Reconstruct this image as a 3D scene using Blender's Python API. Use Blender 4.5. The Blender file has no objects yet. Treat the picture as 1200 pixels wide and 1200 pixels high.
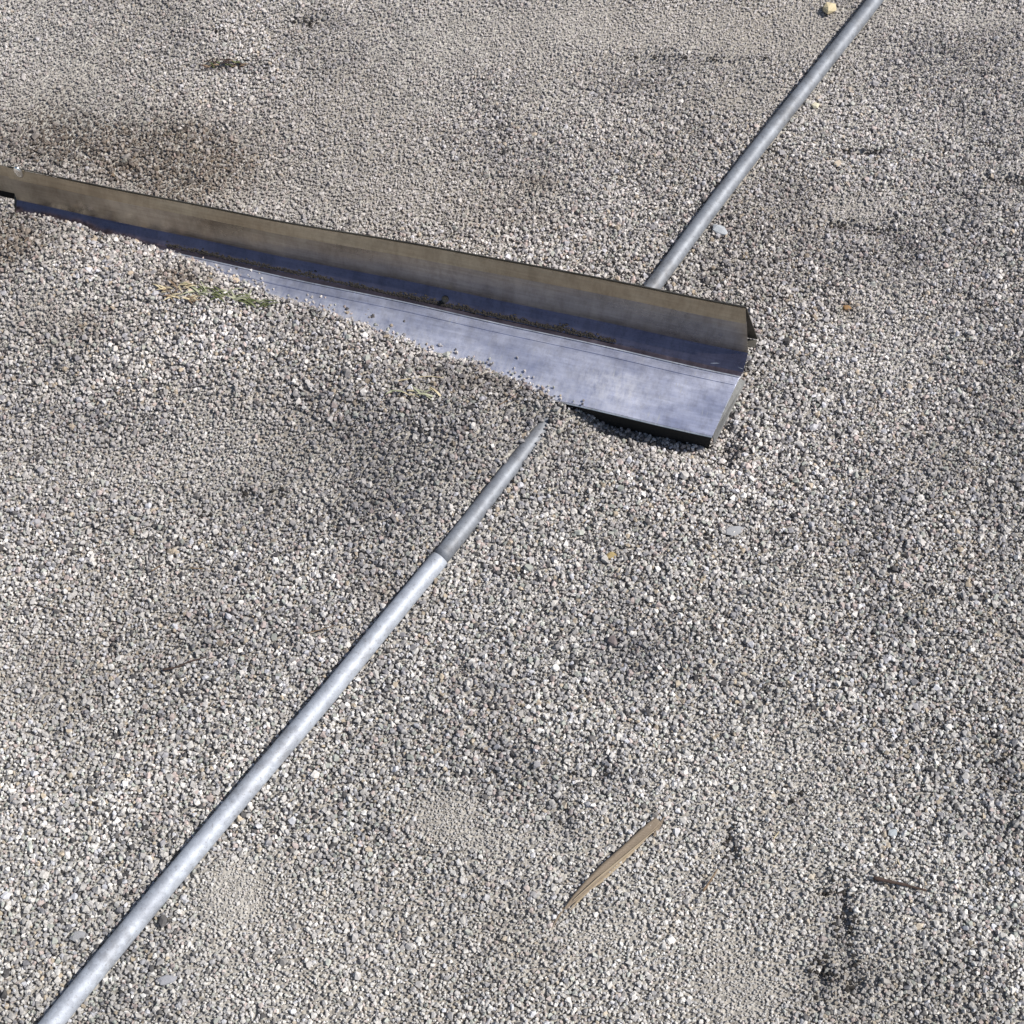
import bpy, math, random
import numpy as np
from mathutils import Vector, Matrix

sc = bpy.context.scene
C = sc.collection
R = math.radians
rng = np.random.default_rng(7)
random.seed(7)

# ------------------------------------------------------------ camera
CAM_H, PITCH, FOV = 1.70, 64.0, 38.0
cd = bpy.data.cameras.new('camera'); cam = bpy.data.objects.new('camera', cd); C.objects.link(cam)
cam.location = (0, 0, CAM_H); cam.rotation_euler = (R(90 - PITCH), 0, 0)
cd.sensor_fit = 'HORIZONTAL'; cd.angle = R(FOV); cd.clip_start = 0.05; cd.clip_end = 500
sc.camera = cam

# ------------------------------------------------------------ sky, sun, exposure
SUN_AZ, SUN_EL = 4.0, 50.0          # azimuth from +X towards +Y
w = bpy.data.worlds.new('World'); sc.world = w; w.use_nodes = True
nt = w.node_tree; nt.nodes.clear()
sky = nt.nodes.new('ShaderNodeTexSky'); sky.sky_type = 'NISHITA'; sky.sun_disc = False
sky.sun_elevation = R(SUN_EL); sky.sun_rotation = R(90 - SUN_AZ)
bg = nt.nodes.new('ShaderNodeBackground'); bg.inputs[1].default_value = 0.085
wo = nt.nodes.new('ShaderNodeOutputWorld')
nt.links.new(sky.outputs[0], bg.inputs[0]); nt.links.new(bg.outputs[0], wo.inputs[0])
sd = bpy.data.lights.new('sun', 'SUN'); sd.energy = 5.0; sd.angle = R(0.5); sd.color = (1, .965, .91)
sun = bpy.data.objects.new('sun', sd); C.objects.link(sun)
sv = Vector((math.cos(R(SUN_EL)) * math.cos(R(SUN_AZ)), math.cos(R(SUN_EL)) * math.sin(R(SUN_AZ)), math.sin(R(SUN_EL))))
sun.rotation_euler = sv.to_track_quat('Z', 'Y').to_euler(); sun.location = (2, 1, 3)
vs = sc.view_settings; vs.view_transform = 'Standard'; vs.look = 'None'; vs.exposure = 0.11; vs.gamma = 1.0
vs.use_curve_mapping = False
sc.cycles.filter_width = 1.5

# ------------------------------------------------------------ helpers
FPX = 600 / math.tan(R(FOV / 2)); TH = R(PITCH)
def at(u, v, z=0.0):
    """point on the level z seen at this place of the 1200 px photograph"""
    a = (u - 600) / FPX; b = -(v - 600) / FPX
    d = Vector((a, math.cos(TH) + b * math.sin(TH), -math.sin(TH) + b * math.cos(TH)))
    return Vector((0, 0, CAM_H)) + d * ((z - CAM_H) / d.z)

def tag(o, label=None, cat=None, group=None, kind=None):
    if label: o['label'] = label
    if cat: o['category'] = cat
    if group: o['group'] = group
    if kind: o['kind'] = kind
    return o

def empty(name, loc, rz=0.0):
    o = bpy.data.objects.new(name, None); C.objects.link(o); o.empty_display_size = .05
    o.location = loc; o.rotation_euler = (0, 0, rz); return o

def mesh(name, verts, faces, mat, parent=None, smooth=False, loc=None):
    me = bpy.data.meshes.new(name)
    me.from_pydata([tuple(v) for v in verts], [], [tuple(f) for f in faces]); me.update()
    if smooth: me.polygons.foreach_set('use_smooth', [True] * len(me.polygons))
    me.materials.append(mat)
    o = bpy.data.objects.new(name, me); C.objects.link(o)
    if parent: o.parent = parent
    if loc is not None: o.location = loc
    return o

def sstep(e0, e1, x):
    t = np.clip((x - e0) / (e1 - e0), 0, 1); return t * t * (3 - 2 * t)

class VNoise:                                   # smooth value noise on a lattice
    def __init__(s, seed): s.t = np.random.default_rng(seed).random((256, 256))
    def __call__(s, x, y, scale):
        x = x / scale + 1000; y = y / scale + 1000
        xi = np.floor(x).astype(int); yi = np.floor(y).astype(int)
        fx = x - xi; fy = y - yi; fx = fx * fx * (3 - 2 * fx); fy = fy * fy * (3 - 2 * fy)
        g = lambda i, j: s.t[i & 255, j & 255]
        return (g(xi, yi) * (1 - fx) + g(xi + 1, yi) * fx) * (1 - fy) + (g(xi, yi + 1) * (1 - fx) + g(xi + 1, yi + 1) * fx) * fy
N1, N2, N3, N4, N5 = [VNoise(i) for i in range(5)]
def fbm(N, x, y, scale, o=3):
    r = 0; a = 1; t = 0
    for i in range(o):
        r = r + a * N(x + 3.7 * i, y - 2.1 * i, scale / 2 ** i); t += a; a *= .55
    return r / t - .5

# ------------------------------------------------------------ materials
def mat(name):
    m = bpy.data.materials.new(name); m.use_nodes = True
    t = m.node_tree; return m, t, t.nodes['Principled BSDF']
def node(t, typ, **kw):
    n = t.nodes.new(typ)
    for k, v in kw.items():
        if k in n.inputs: n.inputs[k].default_value = v
        else: setattr(n, k, v)
    return n
def ramp(t, src, stops):
    r = t.nodes.new('ShaderNodeValToRGB'); e = r.color_ramp.elements
    while len(e) < len(stops): e.new(.5)
    for i, (p, c) in enumerate(stops): e[i].position = p; e[i].color = (*c, 1)
    t.links.new(src, r.inputs[0]); return r.outputs[0]
def mixc(t, fac, a, b, mode='MIX'):
    m = t.nodes.new('ShaderNodeMix'); m.data_type = 'RGBA'; m.blend_type = mode
    for s, v in ((m.inputs[0], fac), (m.inputs[6], a), (m.inputs[7], b)):
        if hasattr(v, 'is_linked'): t.links.new(v, s)
        else: s.default_value = v if isinstance(v, (int, float)) else (*v, 1)
    return m.outputs[2]
def noise(t, scale, detail=4, rough=.6, vec=None, stretch=None):
    n = node(t, 'ShaderNodeTexNoise', Scale=scale, Detail=detail, Roughness=rough)
    tc = t.nodes.new('ShaderNodeTexCoord'); src = tc.outputs['Object']
    if stretch:
        mp = t.nodes.new('ShaderNodeMapping'); mp.inputs['Scale'].default_value = stretch
        t.links.new(src, mp.inputs[0]); src = mp.outputs[0]
    t.links.new(src, n.inputs['Vector']); return n.outputs[0]
def bump(t, b, h, strength, dist):
    n = node(t, 'ShaderNodeBump', Strength=strength, Distance=dist)
    t.links.new(h, n.inputs['Height']); t.links.new(n.outputs[0], b.inputs['Normal'])

def simple(name, c0, c1, scale, rough=.8, bumpd=.0005, stretch=None, metallic=0):
    m, t, b = mat(name)
    n = noise(t, scale, stretch=stretch)
    t.links.new(ramp(t, n, [(.3, c0), (.7, c1)]), b.inputs['Base Color'])
    b.inputs['Roughness'].default_value = rough; b.inputs['Metallic'].default_value = metallic
    if bumpd: bump(t, b, n, .6, bumpd)
    return m

# gravel grain: colour carried by each grain
m_grain, t, b = mat('gravel_grain')
a = node(t, 'ShaderNodeAttribute', attribute_name='gcol', attribute_type='INSTANCER')
n = noise(t, 2.6, 3, .7)
t.links.new(mixc(t, .6, a.outputs['Color'], ramp(t, n, [(.3, (.55, .53, .50)), (.7, (1.18, 1.18, 1.18))]), 'MULTIPLY'), b.inputs['Base Color'])
b.inputs['Roughness'].default_value = .75; b.inputs['Specular IOR Level'].default_value = .35

# ground beneath and beyond the grains
m_ground, t, b = mat('gritty_ground')
tc = t.nodes.new('ShaderNodeTexCoord')
v = node(t, 'ShaderNodeTexVoronoi', Scale=230.0); t.links.new(tc.outputs['Object'], v.inputs['Vector'])
sep = t.nodes.new('ShaderNodeSeparateColor'); t.links.new(v.outputs['Color'], sep.inputs[0])
base = ramp(t, sep.outputs[0], [(0, (.25, .24, .22)), (.35, (.36, .34, .31)), (.7, (.44, .42, .385)), (1, (.54, .52, .48))])
big = ramp(t, noise(t, 2.2, 5), [(.35, (.78, .74, .70)), (.65, (1.0, 1.0, 1.0))])
t.links.new(mixc(t, 1.0, base, big, 'MULTIPLY'), b.inputs['Base Color'])
b.inputs['Roughness'].default_value = .95
bump(t, b, v.outputs['Distance'], .8, -.003)

def metal(name, c0, c1, rough, metallic=.9, scratch=True, dirt=.3, stretch=(14, 14, 14), dust=False):
    m, t, b = mat(name)
    cloud = noise(t, 1.0, 5, .65, stretch=stretch)
    fine = noise(t, 1.0, 4, .7, stretch=(7, 230, 260))
    spk = noise(t, 260, 2, .5)
    col = ramp(t, cloud, [(.3, c0), (.72, c1)])
    col = mixc(t, .5, col, ramp(t, fine, [(.25, (.66, .66, .67)), (.75, (1.28, 1.28, 1.28))]), 'MULTIPLY')
    smu = noise(t, 1.0, 6, .8, stretch=(60, 30, 22)); col = mixc(t, .4, col, ramp(t, smu, [(.40, (.66, .64, .62)), (.50, (1, 1, 1)), (.60, (1.22, 1.22, 1.22))]), 'MULTIPLY')
    if dirt:
        col = mixc(t, dirt, col, ramp(t, spk, [(.56, (1, 1, 1)), (.68, (.62, .56, .5))]), 'MULTIPLY')
    b.inputs['Metallic'].default_value = metallic
    if dust:                                   # dust wiped over the sheet next to the gravel, and pale scratches
        at_ = node(t, 'ShaderNodeAttribute', attribute_name='dust'); sc1 = noise(t, 1.0, 2, .5, stretch=(300, 40, 60))
        br = noise(t, 1.0, 6, .8, stretch=(130, 45, 60))
        ma = node(t, 'ShaderNodeMath', operation='MULTIPLY'); t.links.new(at_.outputs['Fac'], ma.inputs[0])
        mr = node(t, 'ShaderNodeMapRange'); t.links.new(br, mr.inputs[0]); mr.inputs[1].default_value = .36; mr.inputs[2].default_value = .60
        t.links.new(mr.outputs[0], ma.inputs[1])
        scr = ramp(t, sc1, [(.66, (0, 0, 0)), (.74, (1, 1, 1))])
        col = mixc(t, scr, col, (.62, .62, .66))
        col = mixc(t, ma.outputs[0], col, (.62, .61, .62))
        m2 = node(t, 'ShaderNodeMath', operation='MULTIPLY_ADD'); t.links.new(ma.outputs[0], m2.inputs[0]); m2.inputs[1].default_value = -.5; m2.inputs[2].default_value = metallic
        t.links.new(m2.outputs[0], b.inputs['Metallic'])
    t.links.new(col, b.inputs['Base Color'])
    rr = t.nodes.new('ShaderNodeMapRange'); t.links.new(cloud, rr.inputs[0])
    rr.inputs[1].default_value = .3; rr.inputs[2].default_value = .7
    rr.inputs[3].default_value = rough - .07; rr.inputs[4].default_value = rough + .1
    t.links.new(rr.outputs[0], b.inputs['Roughness'])
    bump(t, b, fine, .12, .0006)
    return m
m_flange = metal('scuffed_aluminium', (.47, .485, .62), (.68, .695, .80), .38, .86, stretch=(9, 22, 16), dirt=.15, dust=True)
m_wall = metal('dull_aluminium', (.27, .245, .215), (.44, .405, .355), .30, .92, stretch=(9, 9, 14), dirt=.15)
m_strip = metal('purplish_aluminium', (.20, .165, .20), (.30, .255, .31), .30, .95, stretch=(12, 12, 12))  # even dark purplish base for the strip
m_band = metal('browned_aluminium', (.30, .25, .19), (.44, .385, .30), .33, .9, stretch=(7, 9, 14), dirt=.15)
m_void = metal('shade_black', (.004, .0035, .003), (.010, .009, .008), .95, .0)  # near-black standing in for shade in the gap and cavity
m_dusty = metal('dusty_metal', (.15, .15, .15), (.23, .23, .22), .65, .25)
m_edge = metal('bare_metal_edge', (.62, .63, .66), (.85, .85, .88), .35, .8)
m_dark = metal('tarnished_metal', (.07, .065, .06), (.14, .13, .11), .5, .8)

# galvanised pipe
def make_pipe(name, k):
  m_pipe, t, b = mat(name)
  return pipe_nodes(m_pipe, t, b, k)
def pipe_nodes(m_pipe, t, b, k):
    cl = noise(t, 24, 5, .7); sp = noise(t, 300, 2, .5); grime = noise(t, 9, 6, .75)
    v = node(t, 'ShaderNodeTexVoronoi', Scale=170.0)
    tc = t.nodes.new('ShaderNodeTexCoord'); t.links.new(tc.outputs['Object'], v.inputs['Vector'])
    col = ramp(t, cl, [(.3, (.31 * k, .325 * k, .36 * k)), (.7, (.50 * k, .53 * k, .58 * k))])
    sepp = t.nodes.new('ShaderNodeSeparateColor'); t.links.new(v.outputs['Color'], sepp.inputs[0])
    col = mixc(t, .45, col, ramp(t, sepp.outputs[0], [(0, (.7, .7, .72)), (1, (1.15, 1.15, 1.15))]), 'MULTIPLY')
    col = mixc(t, .5, col, ramp(t, sp, [(.6, (1, 1, 1)), (.7, (.5, .46, .42))]), 'MULTIPLY')
    col = mixc(t, .8, col, ramp(t, grime, [(.36, (.62, .59, .56)), (.50, (1, 1, 1))]), 'MULTIPLY')
    t.links.new(col, b.inputs['Base Color']); b.inputs['Metallic'].default_value = .30; b.inputs['Roughness'].default_value = .6
    bump(t, b, sp, .25, .0004)
    return m_pipe
m_pipe = make_pipe('galvanised_steel', 1.12)
m_pipe_dimmed = make_pipe('dimmed_galvanised_steel', .64)  # same steel, dimness from its angle to the light put into the colour

# ------------------------------------------------------------ frame of the metal channel
P0 = at(869, 438, .03)                       # right end of the fold between strip and flange
Q0 = at(300, 314, .03)
AX = math.atan2(P0.y - Q0.y, P0.x - Q0.x)     # direction of its long side
hx, hy = math.cos(AX), math.sin(AX); nx, ny = hy, -hx     # n points to the camera's side
def local(x, y):
    return (x - P0.x) * hx + (y - P0.y) * hy, (x - P0.x) * nx + (y - P0.y) * ny
FL_W, CH_L = .0985, 1.02
# where the gravel stops on the flange
bd = [(-60, 240, .0), (30, 256, .0), (110, 275, .0), (160, 284, .004), (190, 292, 0), (235, 306, 0), (290, 330, 0), (330, 350, 0),
      (380, 362, 0), (420, 378, 0), (470, 396, 0), (500, 409, 0), (545, 421, 0), (580, 434, 0), (620, 452, 0), (650, 466, 0), (668, 480, 0)]
ba, bs = [], []
for u, vv, _ in bd:
    p = at(u, vv, .033); la, ls = local(p.x, p.y); ba.append(la); bs.append(ls)
ba = np.array(ba); bs = np.array(bs) + np.interp(ba, [-1.1, -.9, -.75, -.1, 0], [-.007, -.004, .0065, .0045, .002])
a_end = ba[-1]

# ------------------------------------------------------------ pipe centre line
pc = [(-90, 1385), (63, 1196), (140, 1103), (217, 1011), (310, 900), (383, 817), (418, 772), (467, 713), (515, 655), (540, 625), (572, 583), (598, 550), (622, 520), (645, 490),
      (700, 420), (765, 337), (797, 294), (833, 243), (900, 158), (960, 83), (1028, -2), (1100, -95), (1180, -200)]
PR = .0118
pz = [.008, .008, .009, .009, .009, .0095, .0095, .010,   .0105, .010, .0098, .0096, .0092, .0088,
      .005, .0065, .007, .007, .008, .008, .008, .008, .008]
PC = np.array([tuple(at(u, vv, z)) for (u, vv), z in zip(pc, pz)])
def smooth_line(P, k=6):
    out = []
    for i in range(len(P) - 1):
        p0 = P[max(i - 1, 0)]; p1 = P[i]; p2 = P[i + 1]; p3 = P[min(i + 2, len(P) - 1)]
        for j in range(k):
            s = j / k
            out.append(.5 * ((2 * p1) + (-p0 + p2) * s + (2 * p0 - 5 * p1 + 4 * p2 - p3) * s * s + (-p0 + 3 * p1 - 3 * p2 + p3) * s ** 3))
    out.append(P[-1]); return np.array(out)
for _ in range(1):                            # even out the jitter of the measured points
    Q = PC.copy(); Q[1:-1] = .25 * PC[:-2] + .5 * PC[1:-1] + .25 * PC[2:]; PC = Q
PL = smooth_line(PC)
DIVE_Y = at(645, 488, .012).y; PIPE_Z = .008
def pipe_dist(x, y):
    d = np.full(x.shape, 9.0)
    for i in range(0, len(PC) - 1):
        ax_, ay_ = PC[i][:2]; bx_, by_ = PC[i + 1][:2]
        dx, dy = bx_ - ax_, by_ - ay_
        tt = np.clip(((x - ax_) * dx + (y - ay_) * dy) / (dx * dx + dy * dy), 0, 1)
        d = np.minimum(d, np.hypot(x - ax_ - tt * dx, y - ay_ - tt * dy))
    return d

# ------------------------------------------------------------ marks on the ground, each where it lies
def blob(x, y, u, vv, ru, rv, rot=0):
    c = at(u, vv); sx = (at(u + ru, vv) - c).length; sy = (at(u, vv - rv) - c).length
    dx, dy = x - c.x, y - c.y; cr, sr = math.cos(R(rot)), math.sin(R(rot))
    X = (dx * cr + dy * sr) / sx; Y = (-dx * sr + dy * cr) / sy
    return np.exp(-(X * X + Y * Y))
BROWN = [(210, 178, 95, 48, .8), (225, 215, 60, 30, .9), (90, 170, 90, 26, .5), (20, 310, 60, 34, .9), (110, 395, 90, 30, .4), (585, 250, 60, 30, .3), (60, 150, 60, 30, .4), (215, 345, 40, 14, .8), (630, 215, 30, 12, .4),
         (455, 695, 26, 14, .5), (992, 360, 14, 12, .9), (760, 185, 50, 14, .35), (545, 460, 90, 20, .35), (860, 530, 16, 16, .4)]
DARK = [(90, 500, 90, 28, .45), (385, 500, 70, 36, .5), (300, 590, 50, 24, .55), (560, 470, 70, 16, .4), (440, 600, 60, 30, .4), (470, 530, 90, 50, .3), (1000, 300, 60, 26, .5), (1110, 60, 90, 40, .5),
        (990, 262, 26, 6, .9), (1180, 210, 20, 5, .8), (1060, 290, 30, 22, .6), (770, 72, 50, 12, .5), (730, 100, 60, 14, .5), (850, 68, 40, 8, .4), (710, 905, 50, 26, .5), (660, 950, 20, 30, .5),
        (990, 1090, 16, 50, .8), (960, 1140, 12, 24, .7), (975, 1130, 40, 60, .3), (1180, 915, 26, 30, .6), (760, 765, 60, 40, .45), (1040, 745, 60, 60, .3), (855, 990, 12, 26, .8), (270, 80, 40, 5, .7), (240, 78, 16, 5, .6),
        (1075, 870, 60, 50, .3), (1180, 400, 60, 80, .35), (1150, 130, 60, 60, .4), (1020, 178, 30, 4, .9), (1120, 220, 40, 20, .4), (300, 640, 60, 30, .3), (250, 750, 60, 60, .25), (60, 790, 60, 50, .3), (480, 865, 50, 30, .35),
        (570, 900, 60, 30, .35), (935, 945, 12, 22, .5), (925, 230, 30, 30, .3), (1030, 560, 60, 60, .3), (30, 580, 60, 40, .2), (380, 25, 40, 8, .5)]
FINE = [(430, 235, 200, 40, .6), (525, 955, 30, 22, .5), (280, 1050, 28, 26, .4), (868, 1170, 34, 24, .4), (420, 130, 120, 60, .4), (520, 955, 44, 30, 1), (275, 1045, 40, 36, .8), (870, 1165, 50, 34, .7), (850, 1110, 40, 24, .4), (700, 25, 190, 22, .9), (900, 45, 110, 22, .7), (1040, 15, 90, 16, .6), (1000, 238, 50, 16, .7), (100, 225, 120, 10, .7),
        (30, 215, 60, 12, .8), (880, 115, 60, 18, .5), (60, 385, 70, 16, .5), (600, 985, 90, 14, .6), (710, 1095, 60, 20, .5), (1010, 250, 30, 10, .5), (560, 60, 120, 20, .5), (240, 690, 50, 14, .3), (440, 715, 20, 30, .3),
        (130, 555, 110, 30, .35), (1090, 1010, 40, 20, .3), (1160, 20, 60, 16, .6), (1130, 240, 50, 12, .3), (870, 620, 20, 8, .3)]
DENT = [(990, 262, 24, 5, .010), (1180, 210, 18, 4, .010), (990, 1075, 7, 40, .008), (963, 1140, 8, 18, .008), (1000, 1150, 10, 26, .006), (965, 1048, 14, 4, .008), (855, 985, 8, 26, .007), (360, 29, 14, 4, .009), (250, 39, 8, 3, .007),
        (1020, 178, 26, 4, .009), (1165, 185, 24, 4, .006), (700, 905, 18, 18, .006), (1030, 272, 34, 8, .006), (1060, 300, 20, 14, .006), (255, 78, 36, 3, .006), (300, 585, 24, 6, .006), (240, 610, 12, 8, .006), (1180, 915, 18, 16, .006),
        (560, 885, 30, 8, .006), (660, 960, 10, 16, .006), (760, 70, 40, 5, .006), (855, 72, 30, 4, .006), (940, 930, 8, 20, .005), (905, 860, 10, 24, .004), (380, 470, 40, 10, .004), (40, 500, 50, 8, .004)]
def field(L, x, y):
    r = np.zeros_like(x)
    for u, vv, ru, rv, k in L: r = r + k * blob(x, y, u, vv, ru, rv)
    return r

def height(x, y):
    h = .014 * fbm(N1, x, y, .45, 3) + .007 * fbm(N2, x, y, .09, 2) + .004 * fbm(N3, x, y, .028, 2)
    h += .012 * fbm(N5, x, y * 3.0, .22, 2) * sstep(1.45, 1.75, y)           # raked ridges farther off
    near = (np.abs(x) < 3) & (y < 4)
    d = np.zeros_like(x); d[near] = field([q for q in DENT], x[near], y[near]); h -= d
    # calm along the pipe and in front of the channel
    pd = pipe_dist(x, y)
    k = np.exp(-(pd / .035) ** 2); h = h * (1 - .75 * k) + .001 * k
    A, S = local(x, y)
    k = np.exp(-((A + .06) / .19) ** 4 - ((S - .04) / .12) ** 4); h = h * (1 - .9 * k) + .0005 * k
    # low under the whole channel
    sb = np.interp(A, ba, bs) + .016 * fbm(N4, x, y, .035, 3)
    pd2 = pd
    h = h - .016 * sstep(FL_W - .06, FL_W - .01, S) * (1 - sstep(FL_W + .008, FL_W + .05, S)) * sstep(a_end + .0, a_end + .06, A) * (1 - sstep(.0, .03, A))
    on = 1 - sstep(a_end - .01, a_end + .055, A)                          # gravel heaped up left of this
    ia, ib = PC[14], PC[10]                                                # right of the pipe the ground is low
    ll = math.hypot(ia[0] - ib[0], ia[1] - ib[1]); side = ((x - ib[0]) * (ia[1] - ib[1]) - (y - ib[1]) * (ia[0] - ib[0])) / ll
    on = on * (1 - sstep(.0, .035, side) * sstep(FL_W - .02, FL_W + .02, S))
    up = sstep(-.05, .0, S - sb); d = S - sb
    top = .034 + .007 * (1 - sstep(-.95, -.80, A)) + .010 * sstep(0, .07, d) + .006 * fbm(N2, x, y, .05, 2)
    top = top * np.exp(-(np.clip(d - .05, 0, None) / .17) ** 2)
    h = np.where(on > 0, h * (1 - on * up) + on * up * np.maximum(top, h * .8 + .3 * top * 0), h)
    open_ = (1 - sstep(.014, .075, pd2)) * (1 - sstep(DIVE_Y - .010, DIVE_Y + .016, y))
    h = h * (1 - open_) + open_ * np.minimum(h, PIPE_Z + .0105 * sstep(DIVE_Y - .15, DIVE_Y + .005, y) + .003 * fbm(N2, x, y, .03, 2))
    under = (S > -.062) & (d < 0) & (A < .02)
    h = np.where(under, np.minimum(h, np.maximum(.033 + d * .9, .001)), h)
    h = np.where((S > -.06) & (S < FL_W + .004) & (A < .015) & (d < -.006), np.minimum(h, .012), h)
    h = np.where((S <= -.02) & (S > -.09) & (A < .02), np.minimum(h, .012), h)
    return h

# ------------------------------------------------------------ ground sheet
def axis_coords(lo, hi, step, far):
    c = list(np.arange(lo, hi, step)); g = step; x = c[-1]
    while x < far: g *= 1.25; x += g; c.append(x)
    g = step; x = c[0]; pre = []
    while x > -far: g *= 1.25; x -= g; pre.append(x)
    return np.array(pre[::-1] + c)
gx = axis_coords(-1.15, 1.15, .0055, 90); gy = axis_coords(-.05, 2.1, .0055, 90)
X, Y = np.meshgrid(gx, gy); Z = height(X.ravel(), Y.ravel()).reshape(X.shape) - .0015
nv = X.size; co = np.stack([X.ravel(), Y.ravel(), Z.ravel()], 1).astype(np.float32)
W_, H_ = len(gx), len(gy)
i0 = (np.arange(H_ - 1)[:, None] * W_ + np.arange(W_ - 1)[None, :]).ravel()
fc = np.stack([i0, i0 + 1, i0 + 1 + W_, i0 + W_], 1).astype(np.int32)
me = bpy.data.meshes.new('ground'); me.vertices.add(nv); me.vertices.foreach_set('co', co.ravel())
me.loops.add(fc.size); me.loops.foreach_set('vertex_index', fc.ravel())
me.polygons.add(len(fc)); me.polygons.foreach_set('loop_start', np.arange(0, fc.size, 4, dtype=np.int32))
me.polygons.foreach_set('use_smooth', np.ones(len(fc), bool)); me.update(); me.materials.append(m_ground)
gr = bpy.data.objects.new('ground', me); C.objects.link(gr); gr['kind'] = 'structure'

# ------------------------------------------------------------ gravel: real stones, instanced on points
def hull_rock(name, seed, n=11):
    import bmesh
    r = np.random.default_rng(seed); bm = bmesh.new()
    for i in range(n):
        z = 1 - 2 * (i + .5) / n; th = i * 2.39996 + r.random() * .9; q = math.sqrt(max(0, 1 - z * z))
        k = .8 + .35 * r.random()
        bm.verts.new((q * math.cos(th) * k, q * math.sin(th) * k * .85, z * k * .7))
    bmesh.ops.convex_hull(bm, input=bm.verts)
    me = bpy.data.meshes.new(name); bm.to_mesh(me); bm.free(); me.materials.append(m_grain)
    return me
rocks = bpy.data.collections.new('stone_shapes')
for i in range(9):
    rocks.objects.link(bpy.data.objects.new('stone_shape', hull_rock('stone_shape', 50 + i, 10 + i % 4)))

PALETTE = np.array([(.61, .585, .555), (.48, .46, .44), (.38, .365, .36), (.28, .275, .29), (.10, .095, .095), (.46, .385, .36), (.40, .415, .375), (.76, .74, .71), (.46, .39, .30), (.53, .53, .56)])
PW = np.array([.22, .23, .18, .09, .08, .06, .06, .05, .035, .06]); PW /= PW.sum()

def grains():
    sp = .0036
    xs = np.arange(-1.12, 1.12, sp); ys = np.arange(-.02, 2.06, sp * .87)
    Xg, Yg = np.meshgrid(xs, ys); Xg = Xg + (np.arange(len(ys)) % 2)[:, None] * sp / 2
    x = Xg.ravel() + rng.normal(0, sp * .42, Xg.size); y = Yg.ravel() + rng.normal(0, sp * .42, Xg.size)
    keep = np.abs(x) < (.80 + .22 * y)                    # what the place shows, with a margin
    x, y = x[keep], y[keep]
    fine = np.clip(field(FINE, x, y), 0, 1)
    extra = rng.random(len(x)) < fine * .9                # more, smaller grains in the dusty spots
    x = np.concatenate([x, x[extra] + rng.normal(0, .002, extra.sum())]); y = np.concatenate([y, y[extra] + rng.normal(0, .002, extra.sum())])
    return x, y
gxp, gyp = grains()
fine = np.clip(field(FINE, gxp, gyp) + .35 * sstep(.08, .3, fbm(N4, gxp, gyp, .30, 3)) + .35 * sstep(1.15, 1.65, gyp) * (1 + 1.6 * fbm(N2, gxp, gyp, .12, 3)), 0, 1)
brown = np.clip(field(BROWN, gxp, gyp) * (.6 + 1.2 * (fbm(N5, gxp, gyp, .04, 2) + .4)) + .35 * sstep(.1, .3, fbm(N5, gxp, gyp, .2, 3)) * .6, 0, 1)
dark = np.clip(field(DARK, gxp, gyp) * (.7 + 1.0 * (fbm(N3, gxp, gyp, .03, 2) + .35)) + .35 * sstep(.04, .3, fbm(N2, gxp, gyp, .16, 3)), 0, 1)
n = len(gxp)
jit = lambda q: np.clip(q * (.35 + 1.3 * rng.random(len(q))), 0, 1)
fine, brown, dark = fine, jit(brown), jit(dark)
rad = .00218 * np.exp(rng.normal(0, .34, n)) * (1 - .50 * fine)
rad = np.minimum(rad, .0052); big = rng.random(n) < .006 * (1 + 3 * (fbm(N3, gxp, gyp, .12, 2) > .12)); rad[big] *= 1.5
hz = height(gxp, gyp)
z = hz + rad * (.25 - .35 * fine) + rng.random(n) * .0030 * (1 - .8 * fine)
A, S = local(gxp, gyp); pd = pipe_dist(gxp, gyp)
pzc = np.interp(gyp, PL[:, 1], PL[:, 2])
hidden = (pd < PR + .0006) & (np.abs(z - pzc) < np.sqrt(np.clip((PR + .0012) ** 2 - pd ** 2, 0, None)))
strip_hit = (A < .0) & (S > -.055) & (S < .004) & (z > .012) & ~((A < -.68) & (S > np.where(A < -.8, -.011, -.004)) & (z > .03))
flange_hit = (A < -.00) & (S >= 0) & (S < FL_W) & (np.abs(z - .0285) < .0024) & (S - np.interp(A, ba, bs) < .02)
ok = ~hidden & ~strip_hit
z = np.where(flange_hit & (z > .024), .0315, z)
gxp, gyp, z, rad, fine, brown, dark = [q[ok] for q in (gxp, gyp, z, rad, fine, brown, dark)]
# loose grains scattered on the flange near the heap, and riding the pipe where it dives under
m = 650
la = rng.uniform(-.80, a_end + .02, m); ls = np.interp(la, ba, bs) - np.abs(rng.normal(0, 1, m)) ** 1.6 * .006; okk = (ls > .003) & (ls < FL_W)
la, ls = la[okk], ls[okk]
ex = P0.x + la * hx + ls * nx; ey = P0.y + la * hy + ls * ny
er = .0022 * np.exp(rng.normal(0, .2, len(ex)))
i_dive = np.argmin(np.abs(PL[:, 1] - .966))
gxp = np.concatenate([gxp, ex]); gyp = np.concatenate([gyp, ey]); z = np.concatenate([z, .0295 + er * .55]); rad = np.concatenate([rad, er])
fine, brown, dark = [np.concatenate([q, np.zeros(len(ex))]) for q in (fine, brown, dark)]
n = len(gxp)
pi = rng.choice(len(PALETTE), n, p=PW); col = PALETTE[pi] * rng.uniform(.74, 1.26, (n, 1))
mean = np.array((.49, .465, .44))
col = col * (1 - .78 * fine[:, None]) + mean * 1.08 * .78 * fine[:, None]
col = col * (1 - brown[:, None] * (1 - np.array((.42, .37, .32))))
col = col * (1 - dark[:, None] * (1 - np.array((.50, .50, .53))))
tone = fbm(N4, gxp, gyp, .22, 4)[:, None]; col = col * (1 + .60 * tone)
warm = sstep(.3, 1.3, gyp)[:, None]; col = col * (np.array((.99, .99, .985)) * (1 - warm) + np.array((1.015, .987, .985)) * warm)
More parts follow.
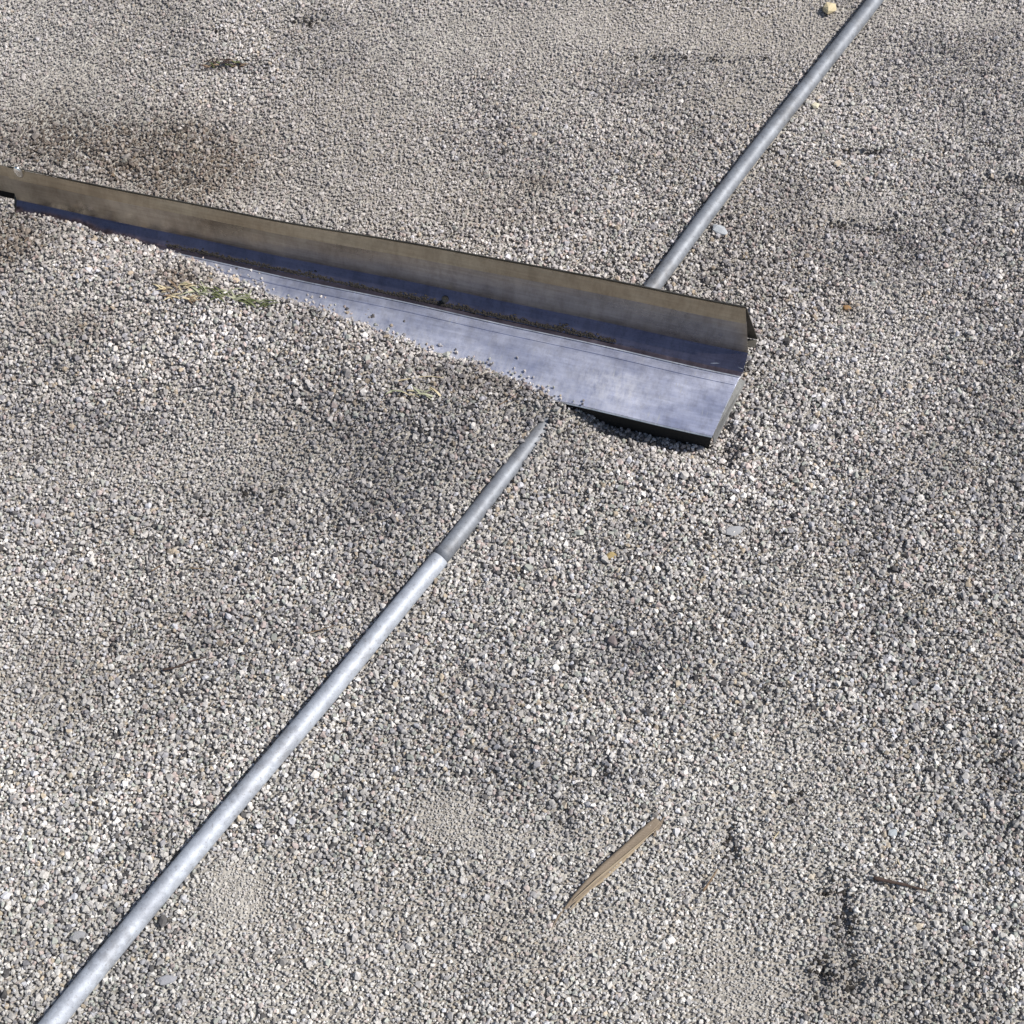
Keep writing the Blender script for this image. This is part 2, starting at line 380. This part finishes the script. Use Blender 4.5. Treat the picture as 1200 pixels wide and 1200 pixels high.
gcol = np.concatenate([col, np.ones((n, 1))], 1).astype(np.float32)
me = bpy.data.meshes.new('gravel'); me.vertices.add(n)
me.vertices.foreach_set('co', np.stack([gxp, gyp, z], 1).astype(np.float32).ravel())
def attr(nm, typ, dom_data, key):
    a_ = me.attributes.new(nm, typ, 'POINT'); a_.data.foreach_set(key, dom_data.ravel())
attr('gcol', 'FLOAT_COLOR', gcol, 'color')
attr('rot', 'FLOAT_VECTOR', np.stack([rng.normal(0, .5, n), rng.normal(0, .5, n), rng.uniform(0, 6.283, n)], 1).astype(np.float32), 'vector')
attr('scl', 'FLOAT_VECTOR', (rad[:, None] * rng.uniform(.8, 1.25, (n, 3))).astype(np.float32), 'vector')
attr('idx', 'INT', rng.integers(0, 9, n).astype(np.int32), 'value')
gv = bpy.data.objects.new('gravel', me); C.objects.link(gv)
tag(gv, 'loose beige and grey crushed stone gravel covering the ground', 'gravel', kind='stuff')
g = bpy.data.node_groups.new('gravel_scatter', 'GeometryNodeTree')
g.interface.new_socket('Geometry', in_out='INPUT', socket_type='NodeSocketGeometry')
g.interface.new_socket('Geometry', in_out='OUTPUT', socket_type='NodeSocketGeometry')
gi = g.nodes.new('NodeGroupInput'); go = g.nodes.new('NodeGroupOutput')
ci = g.nodes.new('GeometryNodeCollectionInfo'); ci.inputs['Collection'].default_value = rocks; ci.inputs['Separate Children'].default_value = True
ip = g.nodes.new('GeometryNodeInstanceOnPoints'); ip.inputs['Pick Instance'].default_value = True
def named(nm, dt):
    q = g.nodes.new('GeometryNodeInputNamedAttribute'); q.data_type = dt; q.inputs['Name'].default_value = nm
    return [o for o in q.outputs if o.enabled and o.name == 'Attribute'][0]
e2r = g.nodes.new('FunctionNodeEulerToRotation')
g.links.new(gi.outputs[0], ip.inputs['Points']); g.links.new(ci.outputs[0], ip.inputs['Instance'])
g.links.new(named('idx', 'INT'), ip.inputs['Instance Index'])
g.links.new(named('rot', 'FLOAT_VECTOR'), e2r.inputs[0]); g.links.new(e2r.outputs[0], ip.inputs['Rotation'])
g.links.new(named('scl', 'FLOAT_VECTOR'), ip.inputs['Scale'])
g.links.new(ip.outputs[0], go.inputs[0])
md = gv.modifiers.new('scatter', 'NODES'); md.node_group = g
print('grains', n)

# ------------------------------------------------------------ galvanised pipe (two lengths pushed together)
def sweep(line, rad_fn, sides=28, cap=True):
    vs_, fs = [], []; nL = len(line)
    for i, p in enumerate(line):
        tdir = Vector(line[min(i + 1, nL - 1)]) - Vector(line[max(i - 1, 0)]); tdir.normalize()
        s1 = tdir.cross(Vector((0, 0, 1))).normalized(); s2 = s1.cross(tdir).normalized()
        r = rad_fn(i)
        for k in range(sides):
            c_, s_ = math.cos(2 * math.pi * k / sides), math.sin(2 * math.pi * k / sides)
            vs_.append(Vector(p) + s1 * (r * c_) + s2 * (r * s_))
    for i in range(nL - 1):
        for k in range(sides):
            k2 = (k + 1) % sides; fs.append((i * sides + k, i * sides + k2, (i + 1) * sides + k2, (i + 1) * sides + k))
    if cap: fs.append(tuple(range(sides))[::-1]); fs.append(tuple((nL - 1) * sides + k for k in range(sides)))
    return vs_, fs
joint = at(515, 655, .008)
ji = int(np.argmin(np.hypot(PL[:, 0] - joint.x, PL[:, 1] - joint.y)))
pr_ = empty('metal_pipe', tuple(PL[ji])); o0 = Vector(PL[ji])
tag(pr_, 'long grey galvanised metal pipe lying across the gravel and running under the metal channel', 'pipe')
lo_line = [Vector(p) - o0 for p in PL[:ji + 1]]; hi_line = [Vector(p) - o0 for p in PL[ji:]]
d0 = (hi_line[0] - lo_line[-2]).normalized()
lo_line = lo_line[:-1] + [lo_line[-1] - d0 * .002, lo_line[-1] - d0 * .0006, lo_line[-1]]
nl = len(lo_line)
v_, f_ = sweep(lo_line, lambda i: PR * (1.0 if i < nl - 2 else (1.0 if i == nl - 2 else .95)))
p_lo = mesh('pipe_length', v_, f_, m_pipe, pr_, True); p_lo['label'] = 'brighter lower length of pipe'
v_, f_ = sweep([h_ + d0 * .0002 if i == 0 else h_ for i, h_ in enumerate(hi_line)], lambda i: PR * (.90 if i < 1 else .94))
p_hi = mesh('pipe_length', v_, f_, m_pipe_dimmed, pr_, True); p_hi['label'] = 'upper length of pipe passing under the channel, coloured darker for its angle to the light'
for o in (p_lo, p_hi):
    me_ = o.data; me_.polygons[-1].use_smooth = False; me_.polygons[-2].use_smooth = False
# two small pale domes near the joint
m_white = simple('pale_spot', (.72, .72, .74), (.9, .9, .9), 500, .4, 0)
import bmesh
def dome(name, r, flat, matl, parent, loc, sub=2):
    bm = bmesh.new(); bmesh.ops.create_icosphere(bm, subdivisions=sub, radius=r)
    for q in bm.verts: q.co.z *= flat
    me = bpy.data.meshes.new(name); bm.to_mesh(me); bm.free(); me.materials.append(matl)
    me.polygons.foreach_set('use_smooth', [True] * len(me.polygons))
    o = bpy.data.objects.new(name, me); C.objects.link(o); o.parent = parent; o.location = loc; return o
for u, vv in ((491, 672), (481, 685)):
    p = at(u, vv, .018); dome('pale_spot', .0019, .6, m_white, pr_, p - o0)

# ------------------------------------------------------------ the metal channel
ch = empty('metal_channel', tuple(P0), AX)
ch.location.z = .03
tag(ch, 'long folded aluminium channel, dull upright back and shiny flat flange half buried in gravel', 'metal channel')
def L(a, s, z):                                # channel frame: a along, s towards the camera, z up
    return Vector((a, -s, z))
def taper(a): return float(np.interp(a, [-1.0, -.65, -.31, 0], [.73, .79, .93, 1.0]))
wob = lambda a, k: .0007 * math.sin(a * 9 + k) + .0004 * math.sin(a * 23 + 2 * k)
def sheet(name, matl, e0, e1, th=.0012, a_left=-CH_L, nseg=44, bend=0.0, smooth=True, parent=ch, nac=1, label=None):
    """thin sheet between two long edges; each edge is (a_at_right_end, s, z)"""
    s0, z0 = e0[1], e0[2]; s1, z1 = e1[1], e1[2]
    nrm = Vector((z1 - z0, s1 - s0)); nrm = Vector((-(z1 - z0), (s1 - s0))); nrm.normalize()   # in (s,z)
    vs_, fs = [], []
    for i in range(nseg + 1):
        t = i / nseg
        for j in range(nac + 1):
            q = j / nac
            ar = e0[0] * (1 - q) + e1[0] * q
            a = a_left + (ar - a_left) * t
            wz = wob(a, 0); ws = wob(a, 1.3)
            bow = bend * math.sin(math.pi * q)
            s = s0 + (s1 - s0) * q + ws + nrm.x * bow; zz = z0 + (z1 - z0) * q + wz + nrm.y * bow
            if max(z0, z1) > .003: k_ = taper(a); zz *= k_; s = s * k_ if s < 0 else s
            vs_.append(L(a, s, zz)); vs_.append(L(a, s - nrm.x * th, zz - nrm.y * th))
    k = 2 * (nac + 1)
    for i in range(nseg):
        b0, b1 = i * k, (i + 1) * k
        for j in range(nac):
            fs.append((b0 + 2 * j, b1 + 2 * j, b1 + 2 * j + 2, b0 + 2 * j + 2))
            fs.append((b0 + 2 * j + 1, b0 + 2 * j + 3, b1 + 2 * j + 3, b1 + 2 * j + 1))
        fs.append((b0, b0 + 1, b1 + 1, b1)); fs.append((b0 + k - 2, b1 + k - 2, b1 + k - 1, b0 + k - 1))
    for j in range(nac):
        fs.append((2 * j, 2 * j + 2, 2 * j + 3, 2 * j + 1))
        e = nseg * k + 2 * j; fs.append((e, e + 1, e + 3, e + 2))
    o = mesh(name, vs_, fs, matl, parent)
    bm = bmesh.new(); bm.from_mesh(o.data); bmesh.ops.recalc_face_normals(bm, faces=bm.faces); bm.to_mesh(o.data); bm.free()
    if label: o['label'] = label
    return o
# upright back wall leaning slightly away, with a folded band along its top
STt = (.002, -.022, .0195); HEM = (-.0095, -.0305, .076); RDG = (-.0150, -.0335, .0965)
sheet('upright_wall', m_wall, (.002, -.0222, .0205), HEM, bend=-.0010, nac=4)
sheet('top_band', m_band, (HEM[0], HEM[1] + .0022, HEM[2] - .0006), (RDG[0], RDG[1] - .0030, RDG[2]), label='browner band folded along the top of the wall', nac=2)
sheet('ridge_hem', m_dark, (RDG[0], RDG[1] - .0031, RDG[2] + .0008), (RDG[0], RDG[1] - .0048, RDG[2] + .0002))
# rear sheet, longer at the foot, and its hem
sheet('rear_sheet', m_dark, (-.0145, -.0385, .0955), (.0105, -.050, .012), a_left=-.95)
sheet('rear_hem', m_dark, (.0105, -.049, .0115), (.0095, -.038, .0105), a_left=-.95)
# sloping strip, little step with bright lip, flange, turned down end
sheet('sloping_strip', m_strip, (.0015, -.0030, .0008), STt, bend=-.0003, nac=6)
sheet('fold_step', m_strip, (-.0005, .0042, .0010), (.001, -.0026, .0006))
sheet('bright_lip', m_edge, (-.0018, .0058, .0010), (-.001, .0044, .0016), th=.0012)
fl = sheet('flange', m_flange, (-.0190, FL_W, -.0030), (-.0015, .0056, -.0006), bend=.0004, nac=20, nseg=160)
ta = fl.data.attributes.new('dust', 'FLOAT', 'POINT'); vv0 = np.array([tuple(q.co) for q in fl.data.vertices])
fa, fs_ = vv0[:, 0], -vv0[:, 1]; dd = np.interp(fa, ba, bs) - fs_
ta.data.foreach_set('value', np.clip(np.exp(-np.clip(dd, 0, 1) / .020) * (1 - sstep(a_end - .03, a_end + .09, fa)) + .65 * np.exp(-((fa + .155) / .05) ** 2 - ((fs_ - .062) / .03) ** 2), 0, 1).astype(np.float32))
sheet('bead', m_flange, (-.0050, .0185, .0002), (-.0045, .0170, .0003), th=.0009)
sheet('gap_shade', m_void, (-.0196, FL_W - .0060, -.0500), (-.0192, FL_W - .0012, -.0045), th=.001, a_left=-.30)  # black sheet added for the shade in the gap under the front edge
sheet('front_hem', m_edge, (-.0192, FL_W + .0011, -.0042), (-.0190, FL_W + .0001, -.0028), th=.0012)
# end of the flange turned down
e0 = L(-.0012, .006, -.0008); e1 = L(-.0186, FL_W - .001, -.0034); dn = Vector((.0050, .000, -.022)); th = Vector((-.0012, 0, 0))
vv_ = [e0, e1, e1 + dn, e0 + Vector((.0090, .001, -.009))]; vv_ += [q + th for q in vv_]
mesh('end_lip', vv_, [(0, 1, 2, 3), (7, 6, 5, 4), (0, 4, 5, 1), (1, 5, 6, 2), (2, 6, 7, 3), (3, 7, 4, 0)], m_dusty, ch)
# bright rim along the cut end of the flange
r0 = L(-.0012, .006, .0002); r1 = L(-.0188, FL_W, -.0024); rw = Vector((-.0013, 0, 0)); up = Vector((0, 0, -.0010))
vv_ = [r0, r1, r1 + rw, r0 + rw]; vv_ += [q + up for q in vv_]
mesh('cut_rim', vv_, [(3, 2, 1, 0), (4, 5, 6, 7), (0, 1, 5, 4), (1, 2, 6, 5), (2, 3, 7, 6), (3, 0, 4, 7)], m_edge, ch)
# curled tab of metal at the right end of the strip
tab = [L(-.046 + .046 * i / 8, -.0035 - .003 * math.sin(i / 8 * 2.6), .0022 + .0035 * math.sin(i / 8 * math.pi * .8)) for i in range(9)]
v_, f_ = sweep([tuple(q) for q in tab], lambda i: .0007 + .0004 * math.sin(i), 8); mesh('curled_tab', v_, f_, m_edge, ch, True)
# round bolt on the strip
bp = at(521, 352, .040); la_, ls_ = local(bp.x, bp.y)
bm = bmesh.new(); bmesh.ops.create_cone(bm, cap_ends=True, segments=14, radius1=.0052, radius2=.0042, depth=.004)
me_ = bpy.data.meshes.new('bolt'); bm.to_mesh(me_); bm.free(); me_.materials.append(m_dark)
bo = bpy.data.objects.new('bolt', me_); C.objects.link(bo); bo.parent = ch; bo.location = L(la_, -.0085, .0102); bo.rotation_euler = (R(45), 0, 0)
bm = bmesh.new(); bmesh.ops.create_cone(bm, cap_ends=True, segments=6, radius1=.0028, radius2=.0026, depth=.003)
me_ = bpy.data.meshes.new('bolt_head'); bm.to_mesh(me_); bm.free(); me_.materials.append(m_dark)
bh = bpy.data.objects.new('bolt_head', me_); C.objects.link(bh); bh.parent = bo; bh.location = (0, 0, .003)

# ------------------------------------------------------------ left end: the wall runs on, lifted clear of the ground
K = .735
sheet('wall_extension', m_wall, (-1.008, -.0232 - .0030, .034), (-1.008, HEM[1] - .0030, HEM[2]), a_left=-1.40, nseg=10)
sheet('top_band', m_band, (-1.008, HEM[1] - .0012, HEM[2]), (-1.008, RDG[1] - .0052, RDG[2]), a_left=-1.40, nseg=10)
sheet('cavity_shade', m_void, (-1.0, -.040, -.006), (-1.0, -.034, .036), a_left=-1.40, nseg=6)  # black sheet added for the shade inside the cavity
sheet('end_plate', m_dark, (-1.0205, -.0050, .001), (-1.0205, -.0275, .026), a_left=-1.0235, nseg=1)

gl = at(22, 201, .1010); m_gleam = simple('gleam_metal', (.8, .8, .78), (.9, .9, .88), 40, .22, 0, metallic=1.0)
g_ = dome('corner_gleam', .0058, 1.0, m_gleam, ch, L(local(gl.x, gl.y)[0], local(gl.x, gl.y)[1] + .0015, gl.z - .03), 3)  # bright lump added and shaped to catch the sun at the bent corner
g_.scale = (1.1, .55, 1.9)

# ------------------------------------------------------------ soil crumbs caught in the fold (nobody could count them)
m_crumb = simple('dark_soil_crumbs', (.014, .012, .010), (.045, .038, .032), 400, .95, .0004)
vs_, fs = [], []
rk = [hull_rock('crumb', 90 + i, 9) for i in range(3)]
rk = [([tuple(v.co) for v in q.vertices], [tuple(pp.vertices) for pp in q.polygons]) for q in rk]
def add_rock(vs_, fs, c, r):
    rv, rf = random.choice(rk); an = random.random() * 6.28; b0 = len(vs_)
    for q in rv:
        x, y = q[0] * math.cos(an) - q[1] * math.sin(an), q[0] * math.sin(an) + q[1] * math.cos(an)
        vs_.append(c + Vector((x * r * 1.2, y * r, q[2] * r)))
    fs += [tuple(i + b0 for i in f) for f in rf]
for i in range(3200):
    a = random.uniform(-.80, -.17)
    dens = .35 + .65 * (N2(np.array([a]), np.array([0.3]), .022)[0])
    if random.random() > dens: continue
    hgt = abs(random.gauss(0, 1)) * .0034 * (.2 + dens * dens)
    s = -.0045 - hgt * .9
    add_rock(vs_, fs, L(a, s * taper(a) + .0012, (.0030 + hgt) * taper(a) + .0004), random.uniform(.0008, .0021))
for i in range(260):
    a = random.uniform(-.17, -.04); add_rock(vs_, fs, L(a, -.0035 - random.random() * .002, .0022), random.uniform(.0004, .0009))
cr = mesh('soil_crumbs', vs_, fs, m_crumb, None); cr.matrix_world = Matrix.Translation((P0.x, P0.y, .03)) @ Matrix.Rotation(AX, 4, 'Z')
tag(cr, 'dark soil crumbs caught along the fold of the metal channel', 'debris', kind='stuff')

# ------------------------------------------------------------ small things lying on the gravel
def hz_at(x, y): return float(height(np.array([x]), np.array([y]))[0])
def ground_pt(u, vv, dz=0.0):
    p = at(u, vv, .0)
    for _ in range(4): p = at(u, vv, hz_at(p.x, p.y))
    return p + Vector((0, 0, dz))

m_leaf = simple('dry_leaf', (.15, .112, .076), (.27, .21, .15), 30, .7, .0006, stretch=(6, 60, 60))
def blade(name, pts, widths, matl, label, cat, group=None, curl=.25, lift=.004, parent=None):
    """a long thin dry blade: a creased strip with thickness"""
    P = [ground_pt(u, vv, lift) for u, vv in pts]; o0 = P[0].copy(); vs_, fs = [], []
    for i, p in enumerate(P):
        d = (P[min(i + 1, len(P) - 1)] - P[max(i - 1, 0)]).normalized(); s = d.cross(Vector((0, 0, 1))).normalized()
        w_ = widths[i]
        for k, (q, up_) in enumerate(((-1, curl), (-.45, .1), (0, 0), (.5, .12), (1, curl * .8))):
            for off in (0, -.0006): vs_.append(p - o0 + s * (w_ * q) + Vector((0, 0, up_ * w_ + off)))
    n_ = len(P)
    for i in range(n_ - 1):
        b0, b1 = i * 10, i * 10 + 10
        for k in range(4):
            fs.append((b0 + 2 * k, b1 + 2 * k, b1 + 2 * k + 2, b0 + 2 * k + 2)); fs.append((b0 + 2 * k + 1, b0 + 2 * k + 3, b1 + 2 * k + 3, b1 + 2 * k + 1))
        fs.append((b0, b0 + 1, b1 + 1, b1)); fs.append((b0 + 8, b1 + 8, b1 + 9, b0 + 9))
    o = mesh(name, vs_, fs, matl, parent, True, loc=o0)
    if label: tag(o, label, cat, group)
    return o
lp = [(662, 1066), (674, 1053), (690, 1037), (710, 1018), (731, 999), (750, 982), (763, 970), (771, 962)]
lf = empty('wood_splinter', ground_pt(705, 1018)); tag(lf, 'long flat weathered wood splinter lying on the gravel in the lower right', 'wood splinter')
def child_blade(name, pts, widths, matl, par, lift=.004, curl=.25):
    o = blade(name, pts, widths, matl, None, None, lift=lift, curl=curl); o.parent = par; o.location = o.location - par.location; return o
child_blade('wood_strip', lp, [.0012, .0036, .0054, .0060, .0056, .0060, .0056, .0040], m_leaf, lf, .0052, .12)
m_leaf2 = simple('pale_dry_leaf', (.28, .21, .13), (.38, .31, .22), 30, .7, .0006, stretch=(6, 60, 60))
child_blade('wood_strip', [(684, 1046), (702, 1031), (724, 1011), (745, 991), (758, 980)], [.0022, .0048, .0046, .0040, .0020], m_leaf2, lf, .0030, .2)
child_blade('raised_fibre', [(672, 1056), (700, 1031), (735, 1002), (770, 972)], [.0004, .0009, .0010, .0005], m_leaf2, lf, .0072, .1)
child_blade('frayed_fibre', [(661, 1064), (652, 1079), (646, 1090)], [.0012, .0010, .0003], m_leaf, lf, .0035, .1)
child_blade('frayed_fibre', [(690, 1044), (676, 1058), (668, 1068)], [.0013, .0012, .0003], m_leaf2, lf, .0040, .1)
child_blade('frayed_fibre', [(766, 981), (773, 968), (779, 957)], [.0014, .0015, .0005], m_leaf, lf, .004, .2)

m_bark = simple('dark_twig_bark', (.03, .018, .014), (.08, .048, .036), 300, .85, .0005)
m_bark2 = simple('brown_twig_bark', (.14, .09, .055), (.26, .18, .11), 300, .85, .0005)
m_straw = simple('straw', (.42, .34, .2), (.62, .53, .35), 200, .7, .0003)
def twig(pts, r, matl, label, lift=.0065, name='twig', cat='twig', group='twigs and straws on the gravel'):
    P = [ground_pt(u, vv) for u, vv in pts]
    zm = max(q.z for q in P)
    P = smooth_line(np.array([tuple(Vector((q.x, q.y, q.z * .4 + zm * .6 + lift))) for q in P]), 4)
    o0 = Vector(P[0]); n_ = len(P)
    rr = [r * (1 - .55 * i / n_) * random.uniform(.8, 1.2) for i in range(n_)]
    v_, f_ = sweep([tuple(Vector(q) - o0) for q in P], lambda i: rr[i], 8)
    o = mesh(name, v_, f_, matl, None, True, loc=o0); tag(o, label, cat, group); return o
twig([(1022, 1030), (1038, 1034), (1056, 1038), (1084, 1045)], .0027, m_bark, 'thin dark reddish twig lying on gravel right of the long wood splinter')
twig([(192, 787), (208, 784), (222, 778), (243, 772)], .0014, m_bark, 'small dark twig on gravel left of the lower pipe')
twig([(410, 373), (418, 375), (432, 380)], .0019, m_bark, 'short black twig at the gravel edge on the metal flange', .004)
twig([(224, 668), (240, 669)], .0009, m_bark2, 'tiny brown twig on gravel in the left middle')
twig([(178, 672), (192, 664)], .0009, m_bark2, 'tiny bent brown twig left of another in the left middle')
twig([(823, 1046), (832, 1033), (840, 1020)], .0013, m_bark2, 'thin orange brown twig beside a dark hollow right of the wood splinter')
twig([(360, 744), (378, 740), (392, 735)], .0008, m_bark2, 'hair thin twig just left of the pipe below its joint')
twig([(905, 985), (912, 976)], .0008, m_straw, 'short pale straw on the gravel right of the wood splinter', name='straw', cat='straw')
twig([(462, 449), (478, 446), (500, 443), (520, 445)], .0008, m_straw, 'pale curved straw on the gravel heap in front of the flange', .004, 'straw', 'straw')
twig([(1050, 1008), (1054, 1018)], .0007, m_straw, 'tiny pale straw just above the reddish twig', name='straw', cat='straw')
twig([(585, 476), (597, 470), (606, 463)], .0007, m_bark2, 'tiny dark stalk on the heap near where the pipe dives under', .004)

vs_, fs = [], []
for (u, vv, ru, rv, cnt) in [(990, 1085, 10, 42, 90), (965, 1140, 9, 18, 45), (1000, 1150, 12, 20, 30), (965, 1047, 12, 4, 22), (855, 985, 6, 24, 30), (365, 28, 12, 3, 16), (255, 38, 5, 2, 6), (990, 265, 22, 4, 30), (1020, 178, 20, 3, 24),
                             (1180, 212, 16, 4, 20), (1160, 170, 20, 3, 14), (262, 78, 30, 4, 26), (1015, 272, 24, 6, 20), (1055, 300, 20, 12, 26), (700, 905, 16, 14, 30), (660, 955, 8, 14, 14), (300, 578, 22, 5, 24), (240, 608, 10, 8, 12),
                             (925, 930, 6, 18, 12), (1170, 905, 22, 16, 30), (770, 70, 40, 4, 20), (850, 70, 20, 3, 12), (575, 470, 20, 6, 22), (30, 500, 30, 6, 14), (90, 505, 30, 6, 14), (600, 560, 3, 5, 2), (908, 180, 3, 5, 8)]:
    for _ in range(int(cnt * .62)):
        p = ground_pt(u + random.gauss(0, ru * .9), vv + random.gauss(0, rv * .9), .0026)
        add_rock(vs_, fs, p, random.uniform(.0012, .0034))
sb_ = mesh('soil_bits', vs_, fs, m_crumb); tag(sb_, 'dark bits of soil and debris scattered in patches over the gravel', 'debris', kind='stuff')

# green and dry weed sprigs
m_green = simple('weed_green', (.06, .075, .025), (.13, .145, .055), 120, .6, 0)
m_green2 = simple('pale_weed_green', (.24, .25, .15), (.38, .38, .26), 120, .6, 0)
def sprig(name, spots, mats, label, cat, length=.02, k=3, wd=.0013, up=.35, base_uv=None):
    root = empty(name, ground_pt(*(base_uv or spots[len(spots) // 2]))); tag(root, label, cat)
    for (u, vv) in spots:
        for j in range(k):
            p = ground_pt(u + random.uniform(-6, 6), vv + random.uniform(-4, 4), .0045)
            an = random.gauss(-.25, .5) + (math.pi if random.random() < .4 else 0); ln = length * random.uniform(.5, 1.2)
            d = Vector((math.cos(an), math.sin(an), 0)); s = Vector((-d.y, d.x, 0)) * wd
            pts = []
            for i in range(5):
                q = i / 4; pts.append(p + d * ln * q + Vector((0, 0, up * ln * math.sin(q * 2.6) * .6)))
            vs_ = []
            for i, q in enumerate(pts):
                ww = 1 - (i / 4) ** 2 * .9
                vs_ += [q - s * ww - root.location, q + Vector((0, 0, -.0003)) - root.location, q + s * ww - root.location]
            fs = []
            for i in range(4):
                b0 = 3 * i; fs += [(b0, b0 + 1, b0 + 4, b0 + 3), (b0 + 1, b0 + 2, b0 + 5, b0 + 4)]
            mesh('blade', vs_, fs, random.choice(mats), root, True)
    return root
sprig('weed', [(232, 342), (246, 344), (262, 348), (276, 351), (290, 354), (304, 359)], [m_green, m_green, m_green2], 'low green weed sprig flattened on gravel near the buried flange', 'weed', .020, 8)
sprig('dry_grass', [(196, 342), (206, 348), (212, 338), (222, 352)], [m_leaf, m_bark2, m_straw], 'brown dead grass tuft at the left of the green weed', 'dry grass', .014, 11)
sprig('weed', [(462, 460), (480, 463), (498, 465), (512, 463)], [m_green2, m_green2, m_straw], 'pale green grass blades on gravel in front of the middle of the flange', 'weed', .022, 3)
sprig('dry_grass', [(245, 78), (262, 76), (280, 78)], [m_green, m_bark2, m_bark], 'dark dried weed on the gravel behind the channel at upper left', 'dry grass', .014, 9)

# single larger stones
def stone(u, vv, r, colr, label, flat=.6, sx=1.3, seed=0, rot=0):
    m_ = simple('stone_face', tuple(c * .8 for c in colr), colr, 220, .8, .0004)
    q = hull_rock('stone', 200 + seed, 20); q.materials.clear(); q.materials.append(m_)
    o = bpy.data.objects.new('stone', q); C.objects.link(o)
    p = ground_pt(u, vv, r * .45); o.location = p; o.scale = (r * sx, r, r * flat); o.rotation_euler = (.1, .1, R(rot))
    tag(o, label, 'stone', 'single larger stones among the gravel'); return o
stone(843, 272, .0105, (.42, .44, .46), 'flat blue grey stone on the gravel right of the upper pipe', .55, 1.25, 1, -40)
stone(971, 13, .0125, (.62, .52, .33), 'pale yellow stone left of the pipe at the top edge', .9, 1.0, 2, 50)
stone(861, 623, .0085, (.33, .33, .34), 'flat light grey stone below the right end of the flange', .3, 1.5, 3, 20)
stone(1068, 742, .0055, (.58, .56, .53), 'pale elongated stone on the gravel at the right', .6, 1.3, 4, -20)
stone(1046, 976, .0055, (.38, .41, .43), 'small bluish pebble above the reddish twig at lower right', .6, 1.2, 5, 20)
stone(716, 652, .0062, (.36, .27, .12), 'small ochre brown stone right of the pipe joint', .6, 1.1, 6, 0)
stone(197, 1149, .0075, (.33, .33, .35), 'dark grey pebble on gravel right of the pipe near the bottom', .6, 1.5, 7, 10)
stone(92, 1098, .0075, (.30, .30, .31), 'dark grey pebble left of the pipe near the bottom', .6, 1.3, 8, 30)
stone(955, 125, .0065, (.68, .62, .46), 'cream stone right of the upper pipe', .7, 1.0, 9, 0)
stone(992, 362, .0055, (.30, .17, .07), 'rusty brown clod on gravel to the right of the channel end', .8, 1.2, 10, 0)
